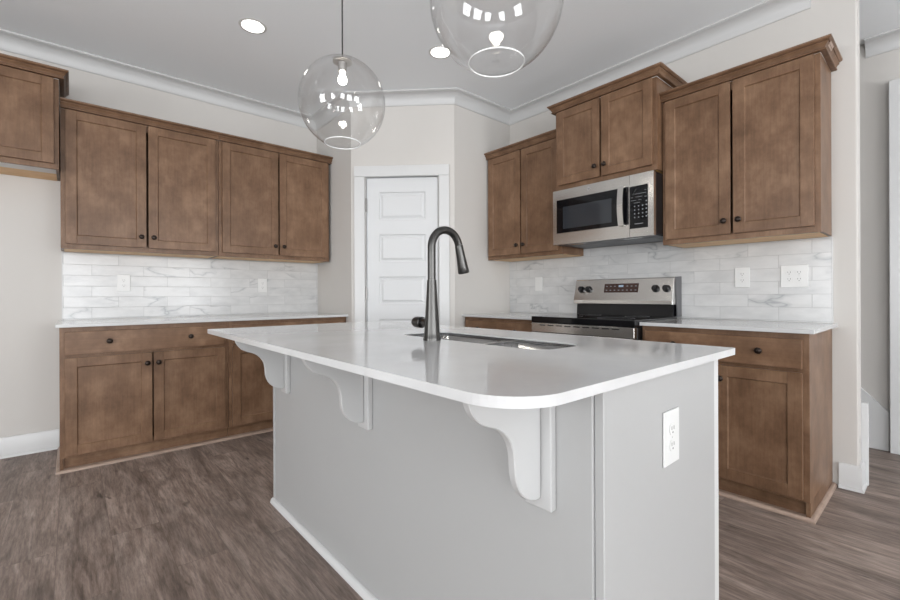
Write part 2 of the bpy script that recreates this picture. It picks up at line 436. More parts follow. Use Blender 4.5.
# hallway: sloping stair skirt board, tall white casing
SL = 1.05
y_a, z_a = 1.3, .272+SL*(1.3-.28)
b = MB().prism([(.262, .001), (y_a, .001), (y_a, z_a), (.262, .262)], HALLX-.022, HALLX-.0005, lambda u, w_, a: (a, u, w_))
struct(b.build('trim_4', 'trim', bevel=.002), 'white sloping stair skirt board in the hallway', 'trim')
b = MB().box(HALLX-.06, HALLX-.0005, -.75, .258, .001, 2.47)
struct(b.build('trim_5', 'trim', bevel=.003), 'tall white cased panel in the hallway', 'trim')
b = MB().box(WB+.1205, WB+.15, BEND-.028, BEND+.9, .001, .455)
struct(b.build('trim_6', 'trim', bevel=.002), 'white skirt board end behind the free wall end', 'trim')

# ------------------------------------------------------------------ cabinets
def shaker(b, x0, x1, z0, z1, yf, st=.057, t=.019):
    """shaker door: stiles, rails, bevelled bead and recessed panel; front at y = yf, body behind it"""
    yb = yf+t
    b.box(x0, x0+st, yf, yb, z0, z1); b.box(x1-st, x1, yf, yb, z0, z1)
    b.box(x0+st, x1-st, yf, yb, z0, z0+st); b.box(x0+st, x1-st, yf, yb, z1-st, z1)
def shaker_panel(b, x0, x1, z0, z1, yf, st=.057):
    loops = [(0, yf+.0008), (.0015, yf+.003), (.003, yf+.0065), (.0045, yf+.007)]
    X0, X1, Z0, Z1 = x0+st, x1-st, z0+st, z1-st; v = []; f = []
    for ins, y in loops:
        v += [(X0+ins, y, Z0+ins), (X1-ins, y, Z0+ins), (X1-ins, y, Z1-ins), (X0+ins, y, Z1-ins)]
    for i in range(len(loops)-1):
        for k in range(4):
            k2 = (k+1) % 4; f.append((i*4+k, i*4+k2, i*4+4+k2, i*4+4+k))
    f.append(tuple(len(loops)*4-4+k for k in range(4)))
    b.add(v, f)
def hollow(b, x0, x1, y0, y1, z0, z1, t=.012):
    b.box(x0, x0+t, y0, y1, z0, z1); b.box(x1-t, x1, y0, y1, z0, z1)
    b.box(x0+t, x1-t, y0, y1, z0, z0+t); b.box(x0+t, x1-t, y0, y1, z1-t, z1)
    return b.box(x0+t, x1-t, y1-t, y1, z0+t, z1-t)
def knob(parent, x, yf, z, r=.0165):
    k = MB().lathe([(.0075, 0), (.0065, .004), (.0055, .010), (.008, .014), (r*.93, .017), (r, .021), (r*.92, .026), (r*.55, .0295), (.001, .0305)],
                   20, Matrix.Translation((x, yf-.0003, z)) @ Matrix.Rotation(PI/2, 4, 'X'))
    return k.build('knob', 'bronze', parent, smooth=50, label='dark bronze round knob')
def add_door(parent, x0, x1, z0, z1, yf, kx=None, kz=None):
    b = MB(); shaker(b, x0, x1, z0, z1, yf); shaker_panel(b, x0, x1, z0, z1, yf)
    d = b.build('door', 'wood', parent, bevel=.0012)
    if kx is not None: knob(d, kx, yf, kz)
    return d
def crown(parent, w_, d, zt, left, right, name='crown_moulding'):
    """small stepped crown on top of a wall cabinet; zt = top height, cabinet body top is zt-.057"""
    P = [(.0005, zt-.0545), (.0230, zt-.0545), (.0255, zt-.0525), (.0255, zt-.0485), (.0180, zt-.0475), (.0180, zt-.0430), (.0215, zt-.0415),
         (.0235, zt-.0360), (.0280, zt-.0290), (.0345, zt-.0235), (.0345, zt-.0205), (.0300, zt-.0195), (.0300, zt-.0165), (.0380, zt-.0150),
         (.0430, zt-.0110), (.0470, zt-.0080), (.0480, zt), (.0005, zt)]
    path = []
    if left: path.append((0, -.002))
    path += [(0, -d), (w_, -d)]
    if right: path.append((w_, -.002))
    b = MB().sweep(path, P)
    return b.build(name, 'wood_h', parent, smooth=20)
def upper(name_label, origin, rot, w_, z0, z1, d, zc, group, left=None, right=None, doors=2, rawbottom=True):
    """origin = wall point at the cabinet's left end; local x along, -y out of the wall"""
    t = thing('wall_cabinet', name_label, 'cabinet', (origin[0], origin[1], z0), rot, group)
    h = z1-z0; g = .0006
    b = hollow(MB(), g, w_-g, -d+.0195, -.003, .004, h)
    b.build('carcass', 'wood', t)
    # face frame
    b = MB(); sw = .04
    b.box(g, sw, -d, -d+.019, 0, h); b.box(w_-sw, w_-g, -d, -d+.019, 0, h)
    b.box(sw, w_-sw, -d, -d+.019, 0, .042); b.box(sw, w_-sw, -d, -d+.019, h-.05, h)
    b.build('face_frame', 'wood', t, bevel=.0008)
    ys = -d+.15 if z0 > 1.86 else -d+.0195
    MB().box(.016, w_-.016, ys, -.004, .0015, .0038).build('underside', 'wood_raw', t, label='unfinished tan underside panel')
    if z0 > 1.86: MB().box(.016, w_-.016, -d+.0195, ys-.0005, .0015, .0038).build('light_strip', 'trim', t, label='whitish front strip of the underside')
    yf = -d-.0215; m_ = .024; zb = .032; zt = h-.004
    add_door(t, m_, w_/2-.0065, zb, zt, yf, w_/2-.0085-.028, zb+.075-.0)
    add_door(t, w_/2+.0065, w_-m_, zb, zt, yf, w_/2+.0085+.028, zb+.075)
    crown(t, w_, d, zc-z0, left, right)
    return t
R90 = -PI/2
UZ0, UZ1, UC = 1.376, 2.288, 2.343
HZ0, HZ1, HC = 1.852, 2.440, 2.497
GA = 'wall cabinets on the tiled wall opposite the range'
UD = .306
upper('brown shaker two-door wall cabinet next to the high bridge cabinet', (-.052, WA), 0, .930, UZ0, UZ1, UD, UC, GA)
upper('brown shaker two-door wall cabinet ending at the pantry side wall', (.879, WA), 0, .932, UZ0, UZ1, UD, UC, GA, right=True)
upper('high brown bridge cabinet over the empty refrigerator space', (-.974, WA), 0, .918, 1.868, HZ1, .385, HC, None, left=True, right=True)
GB = 'wall cabinets on the range wall'
upper('narrow brown wall cabinet between pantry return and microwave', (WB, 2.765), R90, .795, UZ0, UZ1, UD, UC, GB, left=True)
mwc = upper('short high brown cabinet mounted above the microwave', (WB, 1.969), R90, .760, HZ0, HZ1, .385, HC, GB, left=True, right=True)
rc = upper('large brown wall cabinet at the free end, right of the microwave', (WB, 1.208), R90, .784, UZ0, UZ1, UD, UC, GB, right=True)
# pale bare patch on the crown's end return
b = MB().add([(.784+.0285, -.215, 2.343-1.376-.031), (.784+.0285, -.300, 2.343-1.376-.031), (.784+.0405, -.305, 2.343-1.376-.0143), (.784+.0405, -.225, 2.343-1.376-.0143),
              (.784+.0275, -.215, 2.343-1.376-.029), (.784+.0275, -.300, 2.343-1.376-.029), (.784+.0395, -.305, 2.343-1.376-.0128), (.784+.0395, -.225, 2.343-1.376-.0128)],
             [(0, 1, 2, 3), (7, 6, 5, 4), (0, 4, 5, 1), (1, 5, 6, 2), (2, 6, 7, 3), (3, 7, 4, 0)])
b.build('bare_patch', 'wood_shoe', rc, label='pale unstained patch on crown return')

def base(label, origin, rot, w_, group, kind='wide', d=.598, left_end=False, right_end=False):
    t = thing('base_cabinet', label, 'cabinet', (origin[0], origin[1], 0), rot, group)
    g = .0006; H0, H1 = .085, TOP-.0205
    b = hollow(MB(), g, w_-g, -d+.0195, -.003, H0, H1); b.build('carcass', 'wood', t)
    if right_end: MB().box(w_-.018, w_-g, -d+.012, -.0035, .001, H0-.0005).build('end_panel_foot', 'wood', t)
    if left_end: MB().box(g, .018, -d+.012, -.0035, .001, H0-.0005).build('end_panel_foot', 'wood', t)
    b = MB(); sw = .04
    b.box(g, sw, -d, -d+.019, H0, H1); b.box(w_-sw, w_-g, -d, -d+.019, H0, H1)
    b.box(sw, w_-sw, -d, -d+.019, H0, H0+.04); b.box(sw, w_-sw, -d, -d+.019, H1-.04, H1)
    b.box(sw, w_-sw, -d, -d+.019, .685, .725)
    b.build('face_frame', 'wood', t, bevel=.0008)
    MB().box(.019 if left_end else g, w_-.019 if right_end else w_-g, -d+.030, -d+.044, .001, H0-.0005).build('toe_kick', 'wood_h', t)
    yf = -d-.0215; m_ = .024
    zd0, zd1 = .708, .848
    dd = MB().box(m_, w_-m_, yf, yf+.019, zd0, zd1).build('drawer_front', 'wood_h', t, bevel=.0025, seg=2)
    kz = (zd0+zd1)/2+.004
    if kind == 'wide':
        knob(dd, w_*.255, yf, kz); knob(dd, w_*.735, yf, kz)
    else:
        knob(dd, w_*.755, yf, kz); knob(dd, w_*.245, yf, kz)
    zb, zt = .100, .690
    add_door(t, m_, w_/2-.004, zb, zt, yf, w_/2-.004-.027, zt-.068)
    add_door(t, w_/2+.004, w_-m_, zb, zt, yf, w_/2+.004+.027, zt-.068)
    # shoe moulding on the floor
    Q = [(-.024, .001), (.019, .001), (.018, .008), (.013, .015), (.006, .018), (-.024, .0185)]
    o_ = -d+.0045
    path = [(0, o_), (w_, o_)]
    sb = MB().sweep([(0 if not left_end else -.0005, o_), (w_ if not right_end else w_+.0005, o_)], Q)
    Q2 = [(0, .001), (.019, .001), (.018, .008), (.013, .015), (.006, .018), (0, .0185)]
    if left_end: sb = MB().sweep([(-.0005, -.004), (-.0005, o_), (w_, o_)], Q2)
    if right_end: sb = MB().sweep([(0, o_), (w_+.0005, o_), (w_+.0005, -.004)], Q2)
    if left_end or right_end: sb.box(.019 if left_end else 0, w_-.019 if right_end else w_, o_+.0002, -d+.0295, .001, .018)
    sb.build('shoe_moulding', 'wood_shoe', t, smooth=50, label='lighter brown shoe moulding')
    return t
base('brown shaker base cabinet with one wide drawer, beside empty refrigerator space', (-.056, WA), 0, .928, 'base cabinets on the left tiled wall', left_end=True)
base('brown shaker base cabinet partly hidden behind the island bracket', (.873, WA), 0, .956, 'base cabinets on the left tiled wall')
base('brown base cabinet at the free wall end, right of the range', (WB, 1.208), R90, .784, 'base cabinets on the range wall', kind='other', right_end=True)
base('brown base cabinet between pantry return and range, mostly hidden by island', (WB, 2.765), R90, .788, 'base cabinets on the range wall', kind='other')

# ------------------------------------------------------------------ counter tops on the walls
def top_slab(x0, x1, y0, y1, label):
    return tag(MB().box(x0, x1, y0, y1, TOP-.02, TOP).build('countertop', 'quartz', bevel=.002, seg=2), label, 'countertop')
top_slab(-.072, RX-.001, WA-.637, WA-.001, 'long white quartz countertop along the left tiled wall')
top_slab(WB-.637, WB-.001, .401, 1.207, 'white quartz countertop right of the range')
top_slab(WB-.637, WB-.001, 1.976, RY-.001, 'short white quartz countertop left of the range')

# ------------------------------------------------------------------ backsplashes
t = thing('backsplash', 'marble-look subway tile backsplash under the long cabinet run', 'backsplash', (0, WA, 0), 0)
MB().box(-.046, RX-.001, -.0095, -.001, TOP+.001, UZ0-.001).build('tile_field', tile_mat('marble_tile_a', -.112+.31*4+.155, -.904+.0775*4), t)
MB().box(-.051, -.0465, -.0105, -.001, TOP+.001, UZ0-.001).build('edge_trim', 'trim', t)
t = thing('backsplash', 'marble-look subway tile backsplash behind the range and outlets', 'backsplash', (WB, 0, 0), R90)
# local x = -world y
poly = [(-2.765, TOP+.001), (-.424, TOP+.001), (-.424, UZ0-.001), (-1.2085, UZ0-.001), (-1.2085, 1.432), (-1.968, 1.432), (-1.968, UZ0-.001), (-2.765, UZ0-.001)]
MB().prism(poly, -.0095, -.001, lambda u, w_, a: (u, a, w_)).build('tile_field', tile_mat('marble_tile_b', .509+.31*10, -.904+.0775*4), t)
MB().box(-.4235, -.419, -.0105, -.001, TOP+.001, UZ0-.001).build('edge_trim', 'trim', t)

# ------------------------------------------------------------------ wall plates
def plate(label, loc, rot, w_=.080, h=.124, gangs=1, flip=False):
    t = thing('wall_outlet' if not flip else 'light_switch', label, 'outlet' if not flip else 'switch', loc, rot, None)
    MB().box(-w_/2, w_/2, -.005, 0, -h/2, h/2).build('cover_plate', 'plastic', t, bevel=.002, seg=2)
    for gi in range(gangs):
        gx = (gi-(gangs-1)/2)*.046
        if flip:
            MB().box(gx-.0165, gx+.0165, -.0065, -.0052, -.033, .033).build('rocker', 'plastic', t, bevel=.001)
            continue
        for s in (-1, 1):
            pts = []
            for k in range(24):
                a = 2*PI*k/24; pts.append((gx+.0165*math.cos(a), max(-.0135, min(.0135, .0165*math.sin(a)))+s*.0195))
            rc_ = MB().prism(pts, -.0068, -.0052, lambda u, w2, a: (u, a, w2)).build('receptacle', 'plastic', t, bevel=.0004)
            for q in (-.006, .006): MB().box(gx+q-.0011, gx+q+.0011, -.0072, -.0067, s*.0195-.001, s*.0195+.0075).build('slot', 'slot', rc_)
            MB().box(gx-.0022, gx+.0022, -.0072, -.0067, s*.0195-.0095, s*.0195-.0055).build('slot', 'slot', rc_)
        MB().lathe([(.0022, 0), (.0022, .001)], 10, Matrix.Translation((gx, -.0052, 0)) @ Matrix.Rotation(PI/2, 4, 'X')).build('screw', 'screw', t)
    return t
YT = WA-.010; XT = WB-.010
plate('white duplex outlet on tile nearest the empty refrigerator space', (.298, YT, 1.162), 0)
plate('white duplex outlet on tile nearest the pantry side of the long counter', (1.306, YT, 1.155), 0)
plate('white duplex outlet on tile just right of the range', (XT, .848, 1.164), R90, .080)
plate('wide white two-gang outlet plate near the free tile end', (XT, .589, 1.164), R90, .128, .128, gangs=2)
plate('white rocker switch plate on tile left of the range', (XT, 2.42, 1.158), R90, .078, .122, flip=True)

# ------------------------------------------------------------------ microwave (local x along wall from its left end, -y out)
MWD = .437; MW = .752; MZ0, MZ1 = 1.434, 1.836
t = thing('microwave', 'stainless over-the-range microwave hung under the high cabinet', 'microwave', (WB, 1.960, MZ0), R90)
h = MZ1-MZ0
MB().box(.002, MW-.002, -MWD+.03, -.011, .012, h).build('case', 'black', t, bevel=.002)
dxe = .596                      # door | control panel seam
dr = MB(); wx0, wx1, wz0, wz1 = .032, .591, .083, .330
dr.box(.0, wx0, -MWD, -MWD+.029, 0, h); dr.box(wx1, dxe-.001, -MWD, -MWD+.029, 0, h)
dr.box(wx0, wx1, -MWD, -MWD+.029, 0, wz0); dr.box(wx0, wx1, -MWD, -MWD+.029, wz1, h)
door = dr.build('door', 'steel', t, label='stainless door frame')
MB().box(wx0, wx1, -MWD+.0015, -MWD+.012, wz0, wz1).build('door_glass', 'blackglass', door, label='glossy black door glass')
MB().box(wx0+.055, .470, -MWD+.0008, -MWD+.0014, wz0+.03, wz1-.055).build('view_screen', 'winglass', door, label='grey see-through screen area')
pts = []
for i in range(13):
    q = i/12; pts.append((.547, -MWD-.022-.016*math.sin(PI*q), .078+q*(.262)))
hb = MB()
for i in range(12):
    (x, y, z), (x2, y2, z2) = pts[i], pts[i+1]; hw = .019
    hb.add([(x-hw, y, z), (x+hw, y, z), (x+hw, y+.012, z), (x-hw, y+.012, z), (x2-hw, y2, z2), (x2+hw, y2, z2), (x2+hw, y2+.012, z2), (x2-hw, y2+.012, z2)],
           [(0, 1, 5, 4), (1, 2, 6, 5), (2, 3, 7, 6), (3, 0, 4, 7)] + ([(3, 2, 1, 0)] if i == 0 else []) + ([(4, 5, 6, 7)] if i == 11 else []))
hb.box(.530, .564, -MWD-.022, -MWD, .078, .094); hb.box(.530, .564, -MWD-.022, -MWD, .324, .340)
hb.build('handle', 'steel', door, smooth=30)
cp = MB().box(dxe+.001, MW, -MWD, -MWD+.029, 0, h).build('control_panel', 'steel', t)
kp = MB().box(dxe+.002, MW-.036, -MWD-.0012, -MWD, .052, .326).build('keypad', 'blackglass', cp, label='black keypad with small grey print')
def text(s, size, mat, parent, x, y, z, name='printing', ext=.0002, align='CENTER'):
    cu = bpy.data.curves.new(name, 'FONT'); cu.body = s; cu.size = size; cu.align_x = align; cu.align_y = 'CENTER'; cu.extrude = ext
    cu.resolution_u = 2
    o = bpy.data.objects.new('tmp_text', cu); col.objects.link(o)
    dg = bpy.context.evaluated_depsgraph_get(); me = bpy.data.meshes.new_from_object(o.evaluated_get(dg))
    bpy.data.objects.remove(o); bpy.data.curves.remove(cu)
    me.transform(Matrix.Translation((x, y, z)) @ Matrix.Rotation(PI/2, 4, 'X'))
    me.materials.clear(); me.materials.append(M[mat])
    o = bpy.data.objects.new(name, me); col.objects.link(o)
    if parent: o.parent = parent
    return o
yk = -MWD-.0016
b = MB(); kx = dxe-.016
for r_ in range(4):
    for c_ in range(3):
        b.box(kx+.047+c_*.026, kx+.054+c_*.026, yk, yk+.0003, .119+r_*.024, .126+r_*.024)
b.build('number_keys', 'greyprint', kp); b = MB()
for z_, a, c_ in ((.232, .02, .06), (.232, .075, .095), (.252, .02, .04), (.252, .055, .1), (.272, .05, .125), (.215, .045, .085), (.29, .115, .125), (.248, .115, .13)):
    b.box(kx+max(a, .024), kx+c_, yk, yk+.0003, z_, z_+.0022)
b.build('key_legends', 'greyprint', kp); b = MB()
for r_ in range(5): b.box(kx+.122, kx+.131, yk, yk+.0003, .120+r_*.024, .128+r_*.024)
b.build('side_keys', 'greyprint', kp); MB().box(kx+.05, kx+.105, yk, yk+.0003, .079, .083).build('bottom_key', 'greyprint', kp)
# round emblem on the door's top rail
em = MB().lathe([(.0135, 0), (.0135, .0012)], 28, Matrix.Translation((.30, -MWD-.0001, .372)) @ Matrix.Rotation(PI/2, 4, 'X')).build('emblem', 'chrome', door, smooth=30)
text('GE', .013, 'black', em, .30, -MWD-.0018, .372, 'emblem_letters')
# underside: metal pan with two filters and lamp lens
b = MB().box(.004, MW-.004, -MWD+.03, -.012, .001, .0115)
pan = b.build('bottom_pan', 'pan', t)
for fx in (.06, .45): MB().box(fx, fx+.24, -.30, -.08, -.001, .001).build('grease_filter', 'filter', pan, bevel=.001)
for fx in (.10, .52): MB().box(fx, fx+.12, -.385, -.335, -.001, .001).build('lamp_lens', 'chrome', pan, bevel=.001)
b = MB()
for i in range(16): b.box(.03+i*.044, .063+i*.044, -MWD+.034, -MWD+.040, -.0012, .001)
b.build('vent_slots', 'black', pan)

# ------------------------------------------------------------------ range
t = thing('range', 'freestanding stainless electric range with black glass cooktop', 'range', (WB, 1.971, 0), R90)
RW = .760
MB().box(.003, RW-.003, -.650, -.03, .03, .862).build('body', 'black', t, bevel=.002)
for fx in (.05, RW-.05):
    for fy in (-.60, -.09): MB().lathe([(.018, .0005), (.018, .03)], 12, Matrix.Translation((fx, fy, 0))).build('foot', 'black', t)
ck = MB().box(-.0003, RW+.0003, -.690, -.075, .8645, .908).build('cooktop', 'blackglass', t, bevel=.006, seg=3, label='glossy black glass cooktop')
for bx_, by_, br in ((.20, -.53, .10), (.56, -.53, .115), (.20, -.24, .08), (.56, -.24, .08)):
    MB().lathe([(br, 0), (br-.003, .0003), (br-.003, 0)], 48, Matrix.Translation((bx_, by_, .9082)), False, False).build('burner_ring', 'greyprint', ck)
sh = MB().box(.003, RW-.003, -.690, -.651, .800, .8625).build('vent_panel', 'steel', t, bevel=.002, label='stainless strip with dark vent slots')
b = MB()
for i in range(9): b.box(.075+i*.068, .075+i*.068+.048, -.6915, -.6895, .846, .853)
b.build('vent_slots', 'black', sh)
od = MB().box(.003, RW-.003, -.700, -.651, .215, .797).build('oven_door', 'steel', t, bevel=.003)
MB().box(.10, RW-.10, -.7015, -.6995, .33, .66).build('oven_window', 'blackglass', od)
b = MB().tube([(.05, -.745, .745), (RW-.05, -.745, .745)], .012)
for fx in (.07, RW-.07): b.tube([(fx, -.745, .745), (fx, -.699, .745)], .009, 10)
b.build('handle', 'steel', od, smooth=50)
dw_ = MB().box(.003, RW-.003, -.695, -.651, .035, .205).build('storage_drawer', 'steel', t, bevel=.003)
# backguard: black riser, stainless sloped panel, dark end caps
bgp = [(-.012, .9085), (-.124, .9085), (-.118, .990), (-.012, .990)]
MB().prism(bgp, .012, RW-.012, lambda u, w_, a: (a, u, w_)).build('backguard_riser', 'blackglass', t)
face = [(-.012, .9915), (-.150, .9915), (-.150, 1.018), (-.112, 1.174), (-.100, 1.180), (-.012, 1.180)]
bg = MB().prism(face, .0, RW-.004, lambda u, w_, a: (a, u, w_)).build('backguard', 'steel', t, bevel=.0015)
MB().prism([(-.012, .9088), (-.080, .9088), (-.098, 1.180), (-.012, 1.184)], RW-.0035, RW+.0095-.006, lambda u, w_, a: (a, u, w_)).build('end_cap', 'endcap', t, label='dark grey end cap')
slope = math.atan2(.038, .152)
def on_face(u, zl):           # point on the sloped face; zl = height above its lower edge along z
    return Vector((u, -.150+.038*(zl/.152), 1.018+zl))
RF = Matrix.Rotation(-slope, 4, 'X')
for kx_ in (.062, .125, .640, .712):
    p = on_face(kx_, .082)
    k_ = MB().lathe([(.026, -.001), (.026, .004), (.0215, .006), (.020, .026), (.018, .030), (.001, .030)], 24,
                    Matrix.Translation(p) @ RF @ Matrix.Rotation(PI/2, 4, 'X')).build('knob', 'black', t, smooth=40, label='black control knob')
    g_ = MB().box(-.0045, .0045, -.036, -.028, -.019, .019); 
    o_ = g_.build('grip', 'black', k_, bevel=.002); o_.matrix_local = Matrix.Translation(p) @ RF @ Matrix.Rotation(random.choice((.0, .5)), 4, 'Y')
dp = MB().box(-.132, .132, -.0012, .001, -.034, .034).build('display', 'redprint', t, label='dark glass display with buttons')
p = on_face(.385, .090); dp.matrix_local = Matrix.Translation(p) @ RF
b = MB()
for c_ in range(8):
    for r_ in range(2):
        if r_ == 1 and 3 <= c_ <= 4: continue
        x_ = -.112+c_*.032; b.box(x_-.006, x_+.006, -.0017, -.0011, -.016+r_*.030-.003, -.016+r_*.030+.003)
b.build('button_legends', 'greyprint', dp)
MB().box(-.018, .018, -.0017, -.0011, .008, .022).build('clock_window', 'digits', dp)

# ------------------------------------------------------------------ island
IX0, IX1, IY0, IY1 = .508, 1.536, .428, 2.424
isl = thing('kitchen_island', 'light grey painted kitchen island with curved counter brackets', 'island', (1.15, 1.35, 0))
def I(b, name, mat, parent=isl, **k):
    """build in world coordinates, parent with the island's offset taken out"""
    for i, v in enumerate(b.v): b.v[i] = (v[0]-1.15, v[1]-1.35, v[2])
    return b.build(name, mat, parent, **k)
UT = TOP-.0205
BY1 = 2.268
I(MB().box(.8065, 1.48, .4705, BY1-.002, .10, UT-.22), 'carcass', 'island')
I(MB().box(.8065, .98, .4705, BY1-.002, UT-.22, UT), 'carcass_rail', 'island')
I(MB().box(1.36, 1.48, .4705, BY1-.002, UT-.22, UT), 'carcass_rail', 'island')
I(MB().box(.98, 1.36, 1.60, BY1-.002, UT-.22, UT), 'carcass_rail', 'island')
I(MB().box(.98, 1.36, .4705, .73, UT-.22, UT), 'carcass_rail', 'island')
I(MB().box(.8065, 1.43, .4705, BY1-.002, .001, .10), 'plinth', 'island')
I(MB().box(.784, .806, .4685, BY1, .001, UT), 'back_panel', 'island', bevel=.0015)
I(MB().box(.7905, 1.405, .447, .468, .001, UT), 'end_panel', 'island', bevel=.002)
I(MB().box(1.412, 1.500, .4665, .470, .001, UT), 'corner_stile', 'trim', bevel=.001, label='white edge stile at aisle corner')
I(MB().box(.780, 1.50, BY1+.0005, BY1+.018, .001, UT), 'end_panel', 'island', bevel=.002)
Q = [(0, .001), (.019, .001), (.018, .010), (.013, .020), (.006, .025), (0, .0255)]
I(MB().sweep([(.7835, BY1+.019), (.7835, .469)], Q), 'shoe_moulding', 'trim', smooth=50, label='white shoe moulding at the floor')
# aisle side doors (seen only from the other side)
for i, (a, c_) in enumerate(((.50, .93), (.94, 1.37), (1.38, 1.81), (1.82, 2.25))):
    b = MB(); st = .057
    b.box(1.4805, 1.4995, a, a+st, .12, UT-.02); b.box(1.4805, 1.4995, c_-st, c_, .12, UT-.02)
    b.box(1.4805, 1.4995, a+st, c_-st, .12, .12+st); b.box(1.4805, 1.4995, a+st, c_-st, UT-.02-st, UT-.02)
    b.box(1.4805, 1.4900, a+st, c_-st, .12+st, UT-.02-st)
    I(b, 'door', 'island', bevel=.001)
# corbels
prof = [(.530, .873), (.533, .862), (.538, .851), (.546, .840), (.556, .829), (.568, .821), (.582, .815), (.597, .810), (.611, .804), (.625, .795),
        (.637, .783), (.646, .769), (.652, .754), (.655, .738), (.656, .722), (.657, .706), (.661, .690), (.668, .674), (.678, .660), (.692, .648),
        (.708, .640), (.724, .636), (.7435, .6355), (.7435, UT)]
prof = [(x*1.034, 1.061+(z-1.061)*1.034) for x, z in prof]
prof[0] = (.548, UT); prof[-1] = (.763, UT); prof[-2] = (.763, prof[-2][1])
for ye in (.554, 1.307, 2.056):
    cb_ = I(MB().prism(prof, ye+.0255, ye+.0445, lambda u, w_, a: (u, a, w_)), 'corbel', 'corbel', smooth=25, bevel=.002, label='light grey scrolled bracket under the overhang')
    bpl = MB().box(.764, .7835, ye, ye+.070, .598, UT)
    I(bpl, 'back_plate', 'corbel', parent=cb_, bevel=.003, seg=2)
plate('white duplex outlet on the grey end panel of the island', (1.098, .4465, .715), 0, .086, .130)

# island counter top: rounded seating corner, sink cut-out
SX0, SX1, SY0, SY1 = 1.045, 1.275, .785, 1.535
def rrect(x0, x1, y0, y1, rads, n=8):
    """corner radii order: (x0,y0) (x1,y0) (x1,y1) (x0,y1)"""
    pts = []
    for (cx_, cy_, sx_, sy_, a0), r in zip(((x0, y0, 1, 1, PI), (x1, y0, -1, 1, 1.5*PI), (x1, y1, -1, -1, 0), (x0, y1, 1, -1, .5*PI)), rads):
        ox, oy = cx_+sx_*r, cy_+sy_*r
        for k in range(n+1):
            a = a0+PI/2*k/n; pts.append((ox+r*math.cos(a), oy+r*math.sin(a)))
    return pts
import bmesh
def holed_slab(name, mat, outer, holes, z0, z1, parent=None):
    bm = bmesh.new()
    def ring(pts): 
        vs_ = [bm.verts.new((x, y, z1)) for x, y in pts]
        return [bm.edges.new((vs_[i], vs_[(i+1) % len(vs_)])) for i in range(len(vs_))]
    es = ring(outer)
    for h_ in holes: es += ring(h_)
    bmesh.ops.triangle_fill(bm, use_beauty=True, use_dissolve=False, edges=es)
    fs = bm.faces[:]
    r_ = bmesh.ops.extrude_face_region(bm, geom=fs)
    vs_ = [g for g in r_['geom'] if isinstance(g, bmesh.types.BMVert)]
    bmesh.ops.translate(bm, verts=vs_, vec=(0, 0, z0-z1))
    bmesh.ops.recalc_face_normals(bm, faces=bm.faces)
    me = bpy.data.meshes.new(name); bm.to_mesh(me); bm.free()
    o = bpy.data.objects.new(name, me); col.objects.link(o); me.materials.append(M[mat])
    bv = o.modifiers.new('bevel', 'BEVEL'); bv.width = .0025; bv.segments = 2; bv.limit_method = 'ANGLE'; bv.angle_limit = math.radians(50)
    if parent: o.parent = parent
    return o
outer = rrect(IX0, IX1, IY0, IY1, (.115, .012, .012, .012), 12)
DV0, DV1 = 1.108, 1.132
hole = rrect(SX0, SX1, SY0, SY1, (.07, .07, .07, .07), 8)
ct = holed_slab('countertop', 'quartz', outer, [hole], TOP-.02, TOP)
tag(ct, 'large white quartz island countertop with one rounded corner', 'countertop')

# sink: steel bowls whose walls rise inside the stone cut-out, with a lower divider
t = thing('sink', 'stainless double-bowl sink set into the island countertop', 'sink', (0, 0, 0))
ZR = TOP-.004; c_ = .0012
holed_slab('rim', 'sinksteel', rrect(SX0+c_, SX1-c_, SY0+c_, SY1-c_, (.068,)*4),
           [rrect(SX0+.004, SX1-.004, SY0+.004, DV0, (.066, .066, .045, .045)), rrect(SX0+.004, SX1-.004, DV1, SY1-.004, (.045, .045, .066, .066))], ZR-.012, ZR-.010, t)
o_ = MB()
ra = rrect(SX0+c_, SX1-c_, SY0+c_, SY1-c_, (.068,)*4); rb = rrect(SX0+.0035, SX1-.0035, SY0+.0035, SY1-.0035, (.066,)*4); n = len(ra)
o_.add([(x, y, ZR-.0098) for x, y in ra]+[(x, y, ZR) for x, y in ra]+[(x, y, ZR) for x, y in rb]+[(x, y, ZR-.0098) for x, y in rb],
       [(q*n+k, q*n+(k+1) % n, ((q+1) % 4)*n+(k+1) % n, ((q+1) % 4)*n+k) for q in range(4) for k in range(n)])
o_.build('lip', 'sinksteel', t, smooth=40)
for y0, y1, rr in ((SY0+.004, DV0, (.066, .066, .045, .045)), (DV1, SY1-.004, (.045, .045, .066, .066))):
    b = MB(); levels = [(0, ZR-.0125), (.004, ZR-.18), (.012, ZR-.205), (.035, ZR-.215)]
    rings = []
    for ins, z in levels:
        rings.append([(x, y, z) for x, y in rrect(SX0+.004+ins, SX1-.004-ins, y0+ins, y1-ins, [max(.02, r-ins*.6) for r in rr], 6)])
    n = len(rings[0]); vv = [p for rg in rings for p in rg]; ff = []
    for i in range(len(levels)-1):
        for k in range(n):
            k2 = (k+1) % n; ff.append((i*n+k, i*n+k2, (i+1)*n+k2, (i+1)*n+k))
    ff.append(tuple((len(levels)-1)*n+k for k in range(n)))
    b.add(vv, ff)
    bo = b.build('bowl', 'sinksteel', t, smooth=45)
    so = bo.modifiers.new('solid', 'SOLIDIFY'); so.thickness = .0012; so.offset = 1
    MB().lathe([(.042, 0), (.040, .002), (.030, .002), (.028, .0005), (.001, .0005)], 24, Matrix.Translation(((SX0+SX1)/2, (y0+y1)/2, ZR-.2148))).build('drain', 'chrome', bo, smooth=40)

